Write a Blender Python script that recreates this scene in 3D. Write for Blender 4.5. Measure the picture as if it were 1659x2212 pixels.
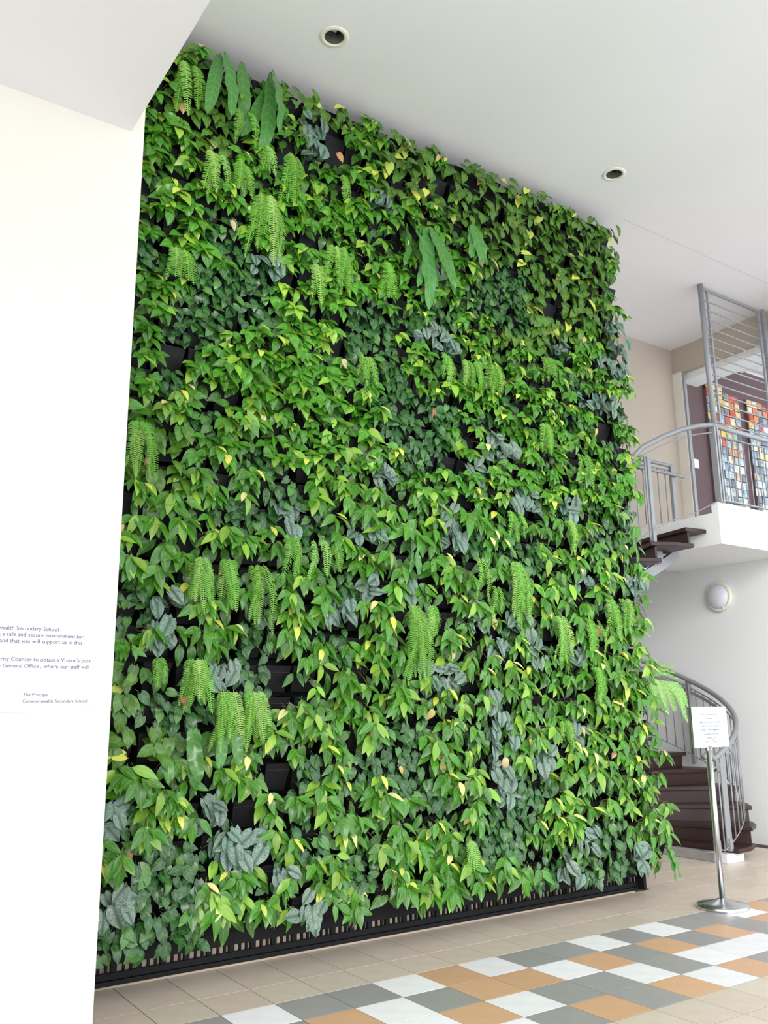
import bpy, bmesh, math, random
from math import sin, cos, pi, radians, exp
from mathutils import Matrix, Vector
from bpy_extras.object_utils import world_to_camera_view

for o in list(bpy.data.objects):
    bpy.data.objects.remove(o)
SC = bpy.context.scene
COL = SC.collection

# ------------------------------------------------------------------ camera
FPX = 1878.27
cam_data = bpy.data.cameras.new('camera')
cam = bpy.data.objects.new('camera', cam_data)
COL.objects.link(cam)
yaw, pitch, roll = radians(34.268), radians(12.945), radians(-0.635)
fw = Vector((sin(yaw) * cos(pitch), cos(yaw) * cos(pitch), sin(pitch)))
r0 = Vector((cos(yaw), -sin(yaw), 0))
u0 = r0.cross(fw)
rt = r0 * cos(roll) + u0 * sin(roll)
up = u0 * cos(roll) - r0 * sin(roll)
M = Matrix((rt, up, -fw)).transposed().to_4x4()
M.translation = Vector((-1.994, -5.018, 1.464))
cam.matrix_world = M
cam_data.sensor_fit = 'VERTICAL'
cam_data.sensor_height = 36.0
cam_data.lens = FPX * 36.0 / 2212.0
cam_data.clip_start = 0.05
cam_data.clip_end = 200
SC.camera = cam

# ------------------------------------------------------------------ daylight
# overcast sky; the lobby is open to it in front, and beside the porch roof
world = bpy.data.worlds.new('overcast_sky')
SC.world = world
world.use_nodes = True
bg = world.node_tree.nodes['Background']
bg.inputs['Color'].default_value = (0.90, 0.96, 1.0, 1)
bg.inputs['Strength'].default_value = 2.35
sun_d = bpy.data.lights.new('hazy_sun', 'SUN')   # low hazy sun, in front and beyond the porch
sun_d.energy = 1.9
sun_d.angle = radians(34)
sun_d.color = (1.0, 0.97, 0.93)
sun = bpy.data.objects.new('hazy_sun', sun_d)
sun.rotation_euler = Vector((0.52, 0.86, -0.38)).to_track_quat('-Z', 'Y').to_euler()
COL.objects.link(sun)

SC.view_settings.view_transform = 'Standard'
SC.view_settings.look = 'None'
SC.view_settings.exposure = 0.27
SC.view_settings.gamma = 1.0
SC.view_settings.use_curve_mapping = False
SC.cycles.use_denoising = True
SC.cycles.max_bounces = 8
SC.cycles.diffuse_bounces = 5

R = random.Random(11)


# ------------------------------------------------------------------ helpers
def srgb(r, g, b):
    f = lambda c: (c / 255 / 12.92) if c / 255 <= 0.04045 else ((c / 255 + 0.055) / 1.055) ** 2.4
    return (f(r), f(g), f(b), 1.0)


def tag(o, label=None, cat=None, group=None, kind=None):
    if label: o['label'] = label
    if cat: o['category'] = cat
    if group: o['group'] = group
    if kind: o['kind'] = kind
    return o


def empty(name, loc=(0, 0, 0), rz=0.0):
    o = bpy.data.objects.new(name, None)
    o.location = loc
    o.rotation_euler = (0, 0, rz)
    o.empty_display_size = 0.05
    COL.objects.link(o)
    return o


def link(name, me, parent=None, mat=None, loc=None):
    o = bpy.data.objects.new(name, me)
    if mat and not me.materials:
        me.materials.append(mat)
    if loc is not None:
        o.location = loc
    if parent:
        o.parent = parent
    COL.objects.link(o)
    return o


class MB:
    """collects simple shapes into one mesh"""
    def __init__(self):
        self.v, self.f = [], []

    def add(self, vs, fs):
        n = len(self.v)
        self.v += [tuple(p) for p in vs]
        self.f += [tuple(i + n for i in q) for q in fs]
        return self

    def box(self, a, b):
        x0, y0, z0 = a; x1, y1, z1 = b
        return self.add([(x0, y0, z0), (x1, y0, z0), (x1, y1, z0), (x0, y1, z0), (x0, y0, z1), (x1, y0, z1), (x1, y1, z1), (x0, y1, z1)],
                        [(0, 3, 2, 1), (4, 5, 6, 7), (0, 1, 5, 4), (1, 2, 6, 5), (2, 3, 7, 6), (3, 0, 4, 7)])

    def slab(self, a, b, c):
        """box with a chamfered top (tiles)"""
        x0, y0, z0 = a; x1, y1, z1 = b
        return self.add([(x0, y0, z0), (x1, y0, z0), (x1, y1, z0), (x0, y1, z0), (x0, y0, z1 - c), (x1, y0, z1 - c), (x1, y1, z1 - c), (x0, y1, z1 - c),
                         (x0 + c, y0 + c, z1), (x1 - c, y0 + c, z1), (x1 - c, y1 - c, z1), (x0 + c, y1 - c, z1)],
                        [(0, 1, 5, 4), (1, 2, 6, 5), (2, 3, 7, 6), (3, 0, 4, 7), (4, 5, 9, 8), (5, 6, 10, 9), (6, 7, 11, 10), (7, 4, 8, 11), (8, 9, 10, 11)])

    def tube(self, pts, r, n=10, flat=None):
        """round (or rectangular when flat=(w,h)) section swept along points"""
        pts = [Vector(p) for p in pts]
        rings = []
        for i, p in enumerate(pts):
            t = (pts[min(i + 1, len(pts) - 1)] - pts[max(i - 1, 0)]).normalized()
            ref = Vector((0, 0, 1)) if abs(t.z) < 0.9 else Vector((1, 0, 0))
            s = t.cross(ref).normalized()
            u = s.cross(t).normalized()
            if flat:
                w, h = flat
                rings.append([p + s * a * w / 2 + u * b * h / 2 for a, b in ((-1, -1), (1, -1), (1, 1), (-1, 1))])
            else:
                rings.append([p + (s * cos(2 * pi * k / n) + u * sin(2 * pi * k / n)) * r for k in range(n)])
        m = len(rings[0])
        vs = [q for ring in rings for q in ring]
        fs = [(i * m + k, i * m + (k + 1) % m, (i + 1) * m + (k + 1) % m, (i + 1) * m + k) for i in range(len(rings) - 1) for k in range(m)]
        fs.append(tuple(range(m - 1, -1, -1)))
        fs.append(tuple((len(rings) - 1) * m + k for k in range(m)))
        return self.add(vs, fs)

    def lathe(self, prof, n=40, axis='Z', at=(0, 0, 0)):
        """profile [(radius, height)] turned about an axis"""
        vs, fs = [], []
        for (r, h) in prof:
            for k in range(n):
                a = 2 * pi * k / n
                p = (r * cos(a), r * sin(a), h) if axis == 'Z' else (h, r * cos(a), r * sin(a))
                vs.append((p[0] + at[0], p[1] + at[1], p[2] + at[2]))
        for i in range(len(prof) - 1):
            for k in range(n):
                fs.append((i * n + k, i * n + (k + 1) % n, (i + 1) * n + (k + 1) % n, (i + 1) * n + k))
        return self.add(vs, fs)

    def prism(self, poly, z0, z1):
        n = len(poly)
        vs = [(x, y, z0) for x, y in poly] + [(x, y, z1) for x, y in poly]
        fs = [tuple(range(n - 1, -1, -1)), tuple(range(n, 2 * n))] + [(k, (k + 1) % n, n + (k + 1) % n, n + k) for k in range(n)]
        return self.add(vs, fs)

    def mesh(self, name, mat=None, smooth=False):
        me = bpy.data.meshes.new(name)
        me.from_pydata(self.v, [], self.f)
        if mat:
            me.materials.append(mat)
        if smooth:
            me.polygons.foreach_set('use_smooth', [True] * len(me.polygons))
        bm = bmesh.new(); bm.from_mesh(me)
        bmesh.ops.recalc_face_normals(bm, faces=bm.faces)
        bm.to_mesh(me); bm.free()
        me.update()
        return me

    def build(self, name, mat, parent=None, smooth=False, bevel=0.0):
        o = link(name, self.mesh(name, mat, smooth), parent)
        if bevel:
            b = o.modifiers.new('soft_edges', 'BEVEL'); b.width = bevel; b.segments = 2; b.limit_method = 'ANGLE'
        return o


def structure(name, mb, mat, label, bevel=0.0):
    return tag(mb.build(name, mat, bevel=bevel), label, None, None, 'structure')


# ------------------------------------------------------------------ materials
def nodes(name):
    m = bpy.data.materials.new(name)
    m.use_nodes = True
    nt = m.node_tree
    return m, nt, nt.nodes, nt.links, nt.nodes['Principled BSDF']


def paint(name, col, rough=0.75, var=0.03, scale=2.5, bump=0.02, metallic=0.0, spec=0.4, stretch=None):
    """a plain surface with faint procedural unevenness in colour and relief"""
    m, nt, N, L, p = nodes(name)
    tc = N.new('ShaderNodeTexCoord')
    src = tc.outputs['Object']
    if stretch:
        mp = N.new('ShaderNodeMapping'); mp.inputs['Scale'].default_value = stretch
        L.new(src, mp.inputs['Vector']); src = mp.outputs['Vector']
    nz = N.new('ShaderNodeTexNoise'); nz.inputs['Scale'].default_value = scale; nz.inputs['Detail'].default_value = 5
    L.new(src, nz.inputs['Vector'])
    mr = N.new('ShaderNodeMapRange'); mr.inputs['To Min'].default_value = 1 - var; mr.inputs['To Max'].default_value = 1 + var
    mr.inputs['From Min'].default_value = 0.3; mr.inputs['From Max'].default_value = 0.7
    L.new(nz.outputs['Fac'], mr.inputs['Value'])
    mx = N.new('ShaderNodeVectorMath'); mx.operation = 'SCALE'; mx.inputs[0].default_value = col[:3]
    L.new(mr.outputs['Result'], mx.inputs['Scale'])
    L.new(mx.outputs['Vector'], p.inputs['Base Color'])
    p.inputs['Roughness'].default_value = rough
    p.inputs['Metallic'].default_value = metallic
    p.inputs['Specular IOR Level'].default_value = spec
    if bump:
        n2 = N.new('ShaderNodeTexNoise'); n2.inputs['Scale'].default_value = 90; L.new(src, n2.inputs['Vector'])
        b = N.new('ShaderNodeBump'); b.inputs['Strength'].default_value = bump * 3; b.inputs['Distance'].default_value = 0.002
        L.new(n2.outputs['Fac'], b.inputs['Height']); L.new(b.outputs['Normal'], p.inputs['Normal'])
    return m


def tinted(name, rough, var=0.06, scale=8, spec=0.4, bump=0.02, dirt=0.0):
    """colour comes from each object's own colour; noise adds wear"""
    m, nt, N, L, p = nodes(name)
    oi = N.new('ShaderNodeObjectInfo')
    tc = N.new('ShaderNodeTexCoord')
    nz = N.new('ShaderNodeTexNoise'); nz.inputs['Scale'].default_value = scale; nz.inputs['Detail'].default_value = 6
    L.new(tc.outputs['Object'], nz.inputs['Vector'])
    mr = N.new('ShaderNodeMapRange'); mr.inputs['From Min'].default_value = 0.3; mr.inputs['From Max'].default_value = 0.7
    mr.inputs['To Min'].default_value = 1 - var; mr.inputs['To Max'].default_value = 1 + var
    L.new(nz.outputs['Fac'], mr.inputs['Value'])
    mx = N.new('ShaderNodeVectorMath'); mx.operation = 'SCALE'
    L.new(oi.outputs['Color'], mx.inputs[0]); L.new(mr.outputs['Result'], mx.inputs['Scale'])
    out = mx.outputs['Vector']
    if dirt:
        n3 = N.new('ShaderNodeTexNoise'); n3.inputs['Scale'].default_value = 2.2; n3.inputs['Detail'].default_value = 8
        L.new(tc.outputs['Object'], n3.inputs['Vector'])
        m3 = N.new('ShaderNodeMapRange'); m3.inputs['From Min'].default_value = 0.5; m3.inputs['From Max'].default_value = 0.75
        m3.inputs['To Max'].default_value = dirt
        L.new(n3.outputs['Fac'], m3.inputs['Value'])
        mc = N.new('ShaderNodeMix'); mc.data_type = 'RGBA'
        L.new(m3.outputs['Result'], mc.inputs['Factor']); L.new(out, mc.inputs['A']); mc.inputs['B'].default_value = srgb(120, 100, 80)
        out = mc.outputs['Result']
    L.new(out, p.inputs['Base Color'])
    p.inputs['Roughness'].default_value = rough
    p.inputs['Specular IOR Level'].default_value = spec
    return m


def leaf_material(name, rough=0.25, vein=0.25, vscale=45.0, trans=0.12, mottled=False, halfw=0.03):
    """leaf: colour from the object's own colour, pale midrib and side veins across the blade"""
    m, nt, N, L, p = nodes(name)
    oi = N.new('ShaderNodeObjectInfo')
    tc = N.new('ShaderNodeTexCoord')
    sx = N.new('ShaderNodeSeparateXYZ'); L.new(tc.outputs['Object'], sx.inputs[0])
    ab = N.new('ShaderNodeMath'); ab.operation = 'ABSOLUTE'; L.new(sx.outputs['Y'], ab.inputs[0])
    base = oi.outputs['Color']
    if mottled:
        nz = N.new('ShaderNodeTexNoise'); nz.inputs['Scale'].default_value = 130; nz.inputs['Detail'].default_value = 3
        L.new(tc.outputs['Object'], nz.inputs['Vector'])
        r1 = N.new('ShaderNodeMapRange'); r1.inputs['From Min'].default_value = 0.30; r1.inputs['From Max'].default_value = 0.62
        L.new(nz.outputs['Fac'], r1.inputs['Value'])
        r2 = N.new('ShaderNodeMapRange'); r2.inputs['From Min'].default_value = halfw * 0.06; r2.inputs['From Max'].default_value = halfw * 0.32
        L.new(ab.outputs[0], r2.inputs['Value'])
        mu = N.new('ShaderNodeMath'); mu.operation = 'MULTIPLY'; L.new(r1.outputs['Result'], mu.inputs[0]); L.new(r2.outputs['Result'], mu.inputs[1])
        mx = N.new('ShaderNodeMix'); mx.data_type = 'RGBA'
        L.new(mu.outputs[0], mx.inputs['Factor']); mx.inputs['A'].default_value = srgb(58, 88, 68); L.new(base, mx.inputs['B'])
        base = mx.outputs['Result']
    else:
        # side veins: stripes slanting from the midrib
        cb = N.new('ShaderNodeMath'); cb.operation = 'MULTIPLY_ADD'; cb.inputs[1].default_value = -1.1
        L.new(ab.outputs[0], cb.inputs[0]); L.new(sx.outputs['X'], cb.inputs[2])
        ml = N.new('ShaderNodeMath'); ml.operation = 'MULTIPLY'; ml.inputs[1].default_value = vscale * 2 * pi / 4
        L.new(cb.outputs[0], ml.inputs[0])
        sn = N.new('ShaderNodeMath'); sn.operation = 'SINE'; L.new(ml.outputs[0], sn.inputs[0])
        r1 = N.new('ShaderNodeMapRange'); r1.inputs['From Min'].default_value = 0.7; r1.inputs['From Max'].default_value = 1.0; r1.inputs['To Max'].default_value = vein * 0.5
        L.new(sn.outputs[0], r1.inputs['Value'])
        r2 = N.new('ShaderNodeMapRange'); r2.inputs['From Min'].default_value = 0.0; r2.inputs['From Max'].default_value = 0.0028; r2.inputs['To Min'].default_value = vein; r2.inputs['To Max'].default_value = 0
        L.new(ab.outputs[0], r2.inputs['Value'])
        mxm = N.new('ShaderNodeMath'); mxm.operation = 'MAXIMUM'; L.new(r1.outputs['Result'], mxm.inputs[0]); L.new(r2.outputs['Result'], mxm.inputs[1])
        mx = N.new('ShaderNodeMix'); mx.data_type = 'RGBA'
        L.new(mxm.outputs[0], mx.inputs['Factor']); L.new(base, mx.inputs['A']); mx.inputs['B'].default_value = srgb(190, 214, 130)
        base = mx.outputs['Result']
    L.new(base, p.inputs['Base Color'])
    p.inputs['Roughness'].default_value = rough
    p.inputs['Specular IOR Level'].default_value = 0.5
    if trans:
        tr = N.new('ShaderNodeBsdfTranslucent'); L.new(base, tr.inputs['Color'])
        ms = N.new('ShaderNodeMixShader'); ms.inputs['Fac'].default_value = trans
        L.new(p.outputs[0], ms.inputs[1]); L.new(tr.outputs[0], ms.inputs[2])
        L.new(ms.outputs[0], N['Material Output'].inputs['Surface'])
    return m


WHITE = paint('white_wall_paint', srgb(236, 237, 237), 0.8, 0.015, 1.2)
PILLAR = paint('warm_white_wall_paint', srgb(224, 218, 207), 0.8, 0.02, 1.2)
CEIL = paint('white_ceiling_paint', srgb(232, 229, 231), 0.85, 0.02, 0.7)
DIMWHITE = paint('dimmed_white_paint', srgb(184, 171, 158), 0.8, 0.02, 1.0)  # warm white paint with the upper storey's dimness put into its colour
BASEWALL = paint('pale_cement', srgb(214, 196, 176), 0.85, 0.08, 14)
GROUT = paint('dark_grout', srgb(70, 62, 56), 0.9, 0.1, 5)
PAVE = paint('outdoor_paving', srgb(205, 206, 206), 0.85, 0.06, 0.7)
TILE = tinted('stone_floor_tile', 0.33, 0.05, 9, 0.45, dirt=0.22)
STEEL = paint('brushed_steel', srgb(205, 206, 208), 0.22, 0.02, 3, 0.0, metallic=1.0)
GREYMETAL = paint('grey_painted_metal', srgb(150, 152, 156), 0.45, 0.03, 4, 0.01, metallic=0.25)
WOOD = paint('dark_brown_timber', srgb(54, 35, 33), 0.38, 0.18, 5, 0.01, stretch=(2, 14, 14))
CONCRETE = paint('grey_concrete', srgb(150, 147, 146), 0.85, 0.08, 8)
BLACKP = paint('black_plastic', srgb(17, 17, 20), 0.6, 0.15, 20, 0.01, spec=0.25)
SOIL = paint('damp_soil', srgb(52, 40, 32), 0.95, 0.35, 60, 0.2)
BROWNWALL = paint('brown_painted_wall', srgb(100, 80, 82), 0.7, 0.03, 2)
MOSAIC = tinted('glazed_mosaic', 0.16, 0.35, 24, 0.6)
_nt = MOSAIC.node_tree
_vo = _nt.nodes.new('ShaderNodeTexVoronoi'); _vo.inputs['Scale'].default_value = 2.3
_oi = _nt.nodes.new('ShaderNodeObjectInfo'); _va = _nt.nodes.new('ShaderNodeVectorMath'); _va.operation = 'ADD'
_tc = _nt.nodes.new('ShaderNodeTexCoord'); _cb = _nt.nodes.new('ShaderNodeCombineXYZ')
_ml = _nt.nodes.new('ShaderNodeMath'); _ml.operation = 'MULTIPLY'; _ml.inputs[1].default_value = 40
_nt.links.new(_oi.outputs['Random'], _ml.inputs[0]); _nt.links.new(_ml.outputs[0], _cb.inputs['X'])
_nt.links.new(_tc.outputs['Object'], _va.inputs[0]); _nt.links.new(_cb.outputs[0], _va.inputs[1]); _nt.links.new(_va.outputs[0], _vo.inputs['Vector'])
_hs = _nt.nodes.new('ShaderNodeMix'); _hs.data_type = 'RGBA'; _hs.blend_type = 'OVERLAY'; _hs.inputs['Factor'].default_value = 0.6
_sat = _nt.nodes.new('ShaderNodeHueSaturation'); _sat.inputs['Saturation'].default_value = 0.3
_p = _nt.nodes['Principled BSDF']
_nt.links.new(_p.inputs['Base Color'].links[0].from_socket, _hs.inputs['A']); _nt.links.new(_vo.outputs['Color'], _sat.inputs['Color']); _nt.links.new(_sat.outputs['Color'], _hs.inputs['B'])
_nt.links.new(_hs.outputs['Result'], _p.inputs['Base Color'])
PLATE = paint('white_acrylic', srgb(246, 246, 246), 0.25, 0.0, 1, 0)
INK = paint('grey_lettering', srgb(96, 96, 118), 0.6, 0.02, 3, 0)
BLUEINK = paint('blue_lettering', srgb(70, 100, 150), 0.6, 0.02, 3, 0)
FAINTINK = paint('faint_lettering', srgb(120, 125, 135), 0.6, 0.02, 3, 0)
TRIMRING = paint('off_white_trim', srgb(226, 222, 208), 0.5, 0.02, 3)
CANMETAL = paint('lamp_can_metal', srgb(150, 146, 142), 0.35, 0.04, 4, 0, metallic=0.6)
LAMPGLASS = paint('frosted_glass', srgb(212, 214, 222), 0.3, 0.01, 2, 0)
TUBEWHITE = paint('fluorescent_tube', srgb(240, 240, 236), 0.3, 0.01, 2, 0)
BROWNSTEM = paint('brown_stem', srgb(110, 82, 50), 0.7, 0.2, 40)
M_LEAF = leaf_material('philodendron_leaf')
M_POTHOS = leaf_material('pothos_leaf', 0.32, 0.22, 30)
M_DARK = leaf_material('heartleaf_leaf', 0.24, 0.18, 60, 0.08)
M_SILVER = leaf_material('silver_leaf', 0.34, trans=0.1, mottled=True, halfw=0.05)
M_FERN = leaf_material('fern_frond', 0.5, 0.15, 10, 0.2)
M_STRAP = leaf_material('strap_leaf', 0.2, 0.2, 70, 0.1)

# ------------------------------------------------------------------ setting
CZ = 6.03          # ceiling height
EX = 7.11          # face of the end wall
PY = -1.0          # face of the pillar

floor = tag(MB().box((-9, -14, -0.25), (13, 4.2, -0.0012)).build('floor', GROUT), 'tiled lobby floor with a coloured band of tiles', None, None, 'structure')
tag(MB().box((-9, -14, -0.0012), (13, -4.5, 0.0)).build('paving', PAVE, floor), 'pale outdoor paving')

ROWS = {2: 'gWggWOWggWgWggWOgWgO', 3: 'gOWgOOWOgOgOgOgWOg'.join(('O', 'W')), 4: 'OgWOWggWgWWWgWOgWgO', 5: 'WgOWgOgOWOgWOgWOgWOg'}
ROWS[2] = 'g' + 'WggWOWggWgWggWOgWgO'          # k = -1 ..
ROWS[3] = 'O' + 'gOWgOOWOgOgOgOgWOgW'
ROWS[4] = 'W' + 'gOWOWggWgWWWgWOgWgO'
ROWS[5] = 'g' + 'OWgOgOgOWOgWOgWOgWO'.replace('OWgOgOgOW', 'OWgWgOgOW', 1)
TCOL = {'W': srgb(244, 242, 244), 'g': srgb(162, 159, 158), 'O': srgb(214, 170, 134), 'n': srgb(212, 197, 181)}
rest = MB()
tile_meshes = {}
tiles = []
for k in range(-6, 24):
    for j in range(-5, 15):
        x0, x1 = 0.3 * k, 0.3 * k + 0.3
        y1, y0 = -0.3 * j, -0.3 * j - 0.3
        if j == 0 and x1 < 4.3:
            y1 = 0.17                      # the long tiles at the foot of the planted wall
        if j < 0 and (x1 < 4.3):
            continue
        if x1 > EX + 0.05 or (x0 < -0.76 and y1 > -1.0):
            continue
        ch = 'n'
        if j in ROWS and -1 <= k < len(ROWS[j]) - 1:
            ch = ROWS[j][k + 1]
        if j == 5 and k == 9: ch = 'O'
        p = world_to_camera_view(SC, cam, Vector(((x0 + x1) / 2, (y0 + y1) / 2, 0)))
        vis = p.z > 0 and -0.06 < p.x < 1.08 and -0.05 < p.y < 1.05
        tiles.append((not vis, p.z, x0, y0, x1, y1, ch))
tiles.sort()
for n, (hid, dist, x0, y0, x1, y1, ch) in enumerate(tiles):
    if hid or n >= 300:
        rest.slab((x0 + .0022, y0 + .0022, -0.003), (x1 - .0022, y1 - .0022, 0), 0.0005)
        continue
    key = round(y1 - y0, 2)
    if key not in tile_meshes:
        tile_meshes[key] = MB().slab((.0022, .0022, -0.003), (.2978, key - .0022, 0), 0.0005).mesh('tile', TILE)
    o = link('tile', tile_meshes[key], floor, None, (x0, y0, 0))
    c = TCOL[ch]; s = 1 + R.uniform(-.05, .05)
    o.color = (c[0] * s, c[1] * s * (1 + R.uniform(-.01, .01)), c[2] * s, 1)
ro = rest.build('tile', TILE, floor); ro['kind'] = 'stuff'; ro.color = TCOL['n']

# ceiling with two holes for the downlights
LIGHTS = [(0.645, -0.597), (3.505, -0.582)]
ce = MB().box((-0.86, -5.6, CZ), (8.6, 3.4, CZ + 0.3)).build('ceiling', CEIL)
tag(ce, 'smooth white lobby ceiling above the planted wall', None, None, 'structure')
cutters = []
for x, y in LIGHTS:
    c = MB().lathe([(0.0001, CZ - .1), (0.072, CZ - .1), (0.072, CZ + .22), (0.0001, CZ + .22)], 40, at=(x, y, 0)).build('cut', CEIL)
    b = ce.modifiers.new('hole', 'BOOLEAN'); b.operation = 'DIFFERENCE'; b.object = c; b.solver = 'EXACT'
    cutters.append(c)
dg = bpy.context.evaluated_depsgraph_get()
me = bpy.data.meshes.new_from_object(ce.evaluated_get(dg))
ce.modifiers.clear(); ce.data = me
for c in cutters:
    bpy.data.objects.remove(c)
# faint plaster joint running on from the planted wall
structure('trim_1', MB().box((4.1, -0.148, CZ - 0.0015), (8.0, -0.142, CZ)), paint('joint_grey', srgb(196, 196, 196), 0.9), 'thin plaster joint line across the ceiling')

structure('wall_left', MB().box((-7.0, PY, -0.01), (-0.759, 0.3, CZ + .1)), PILLAR, 'tall white pillar wall carrying the notice')
structure('ceiling_porch', MB().box((-7.0, -9.5, 4.432), (-0.826, PY, 4.72)), CEIL, 'low white porch soffit beside the pillar wall')
structure('wall_back', MB().box((-0.76, 0.172, -0.01), (4.0, 0.42, CZ + .02)), BASEWALL, 'wall behind the planting frame')
structure('wall_stair', MB().box((3.9, 3.1, -0.01), (EX + .3, 3.4, CZ + .02)).box((3.7, 0.42, -0.01), (3.9, 3.4, CZ + .02)), WHITE, 'wall around the back of the stair well')
structure('wall_right', MB().box((EX, -1.6, -0.01), (EX + .3, 3.2, 3.2)), WHITE, 'white end wall with the round bulkhead lamp')
up_wall = structure('wall_upper', MB().box((4.0, 1.64, 3.12), (EX + .02, 1.8, CZ + .02)), DIMWHITE, 'dimmed white upper wall behind the stair railing')
structure('floor_landing', MB().box((5.80, 0.281, 3.11), (12.5, 1.74, 3.445)).box((5.80, 0.281, 3.445), (12.5, 0.36, 3.545)), WHITE, 'white landing slab with a raised kerb at its edge')
# opening in the upper end wall
structure('trim_2', MB().box((EX - .02, 1.505, 3.445), (EX + .05, 1.642, 5.69)), paint('jamb_paint', srgb(226, 220, 210), 0.6), 'pale jamb of the upstairs opening')
structure('wall_lintel', MB().box((EX, 0.2, 5.69), (EX + .10, 1.66, CZ + .02)).box((EX, -1.6, 5.69), (EX + .1, 0.2, CZ + .02)), DIMWHITE, 'dimmed white lintel over the upstairs opening')
structure('trim_3', MB().box((EX + .1, -1.6, 5.60), (EX + .42, 1.62, 5.72)), WHITE, 'white soffit edge inside the upstairs opening')
structure('trim_4', MB().box((EX - .005, 1.478, 3.445), (EX + .045, 1.505, 5.69)), GREYMETAL, 'grey metal edge of the upstairs opening')
structure('wall_brown', MB().box((EX + .05, 1.60, 3.40), (12.5, 1.75, 6.06)), BROWNWALL, 'plum brown wall carrying the mosaic panels')
structure('ceiling_upper', MB().box((EX + .1, -3, 6.30), (12.5, 3.4, 6.5)).box((EX + .05, 1.9, 6.0), (12.5, 3.4, 6.4)), CEIL, 'white ceiling of the upstairs room')

sw = empty('light_switch', (EX + .25, 1.597, 4.52))
tag(sw, 'small white switch plate on the brown wall beside the opening', 'switch')
MB().box((-.045, -.012, -.06), (.045, 0.002, .06)).build('plate', PLATE, sw, bevel=.003)
MB().box((-.015, -.018, -.025), (.015, -.012, .025)).build('rocker', PLATE, sw, bevel=.002)

# ------------------------------------------------------------------ notice on the pillar
nt_ = empty('wall_notice', (-1.25, PY, 1.71))
tag(nt_, 'white acrylic visitor notice with grey raised lettering on the white pillar', 'notice')
MB().box((-.45, -.007, -.231), (.413, 0.001, .234)).build('panel', PLATE, nt_, bevel=.0015)


def text(body, size, at, parent, mat, align='LEFT', extrude=0.0008, width=None, name='lettering', bold=0.0):
    cu = bpy.data.curves.new(name, 'FONT')
    cu.body = body; cu.size = size; cu.align_x = align; cu.extrude = extrude; cu.offset = bold
    cu.resolution_u = 3
    cu.materials.append(mat)
    o = bpy.data.objects.new(name, cu)
    COL.objects.link(o)
    o.parent = parent
    o.location = at
    o.rotation_euler = (pi / 2, 0, 0)
    if width:
        bpy.context.view_layer.update()
        s = width / max(o.dimensions.x, 1e-6)
        o.scale = (s, s, 1)
    bpy.context.view_layer.update()
    me = bpy.data.meshes.new_from_object(o.evaluated_get(bpy.context.evaluated_depsgraph_get()))
    q = bpy.data.objects.new(name, me)
    q.parent = parent; q.location = at; q.rotation_euler = o.rotation_euler; q.scale = o.scale
    COL.objects.link(q)
    bpy.data.objects.remove(o)
    return q


U = 0.0247
for body, xe, z, size in (('Welcome to Commonwealth Secondary School', -1.011, 1.8265, U), ('We are committed to providing a safe and secure environment for', -.902, 1.799, U),
                          ('everyone in the school and that you will support us in this', -.906, 1.772, U),
                          ('Please proceed to the Security Counter to obtain a Visitor\u2019s pass', -.863, 1.694, U),
                          ('and proceed to the General Office , where our staff will', -.871, 1.6655, U)):
    text(body, size, (xe + 1.25, -.0085, z - 1.71), nt_, INK, 'RIGHT')
text('The Principal', U * .86, (-1.14 + 1.25, -.0085, 1.546 - 1.71), nt_, INK, width=.102)
text('Commonwealth Secondary School', U * .86, (-1.141 + 1.25, -.0085, 1.519 - 1.71), nt_, INK, width=.271)

# ------------------------------------------------------------------ downlights and wall lamp
for n, (x, y) in enumerate(LIGHTS):
    d = empty('downlight', (x, y, CZ))
    tag(d, ('round recessed ceiling downlight nearest the porch soffit' if n == 0 else 'round recessed ceiling downlight nearest the stair landing'), 'light', 'recessed ceiling downlights')
    MB().lathe([(0.069, 0.002), (0.069, -0.004), (0.074, -0.009), (0.096, -0.006), (0.101, -0.001), (0.101, 0.002)], 48).build('trim_ring', TRIMRING, d, True)
    MB().lathe([(0.0705, 0.001), (0.0705, 0.02), (0.066, 0.12), (0.055, 0.17), (0.0005, 0.19)], 40).build('reflector', CANMETAL, d, True)
    for s in (-1, 1):
        b = MB().tube([(-.05, s * .018, .075), (.03, s * .018, .075)], .011, 10).build('tube', TUBEWHITE, d, True)
    MB().box((.028, -.034, .055), (.05, .034, .1)).build('lamp_holder', BLACKP, d, bevel=.004)

wl = empty('wall_lamp', (EX, 1.267, 2.755))
tag(wl, 'round white bulkhead lamp on the end wall under the landing', 'lamp')
MB().lathe([(0.0005, -0.0), (.178, 0), (.180, -.03), (.172, -.045), (.15, -.05), (.142, -.045), (.14, -.04)], 56, 'X').build('rim', TRIMRING, wl, True)
MB().lathe([(.143, -.04), (.138, -.06), (.115, -.085), (.075, -.105), (.03, -.114), (.0005, -.115)], 56, 'X').build('dome', LAMPGLASS, wl, True)
for a in (0.6, 2.7, 4.3):
    MB().box((-.058, .152 * cos(a) - .012, .152 * sin(a) - .012), (-.046, .152 * cos(a) + .012, .152 * sin(a) + .012)).build('clip', TRIMRING, wl, bevel=.003)

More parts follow.
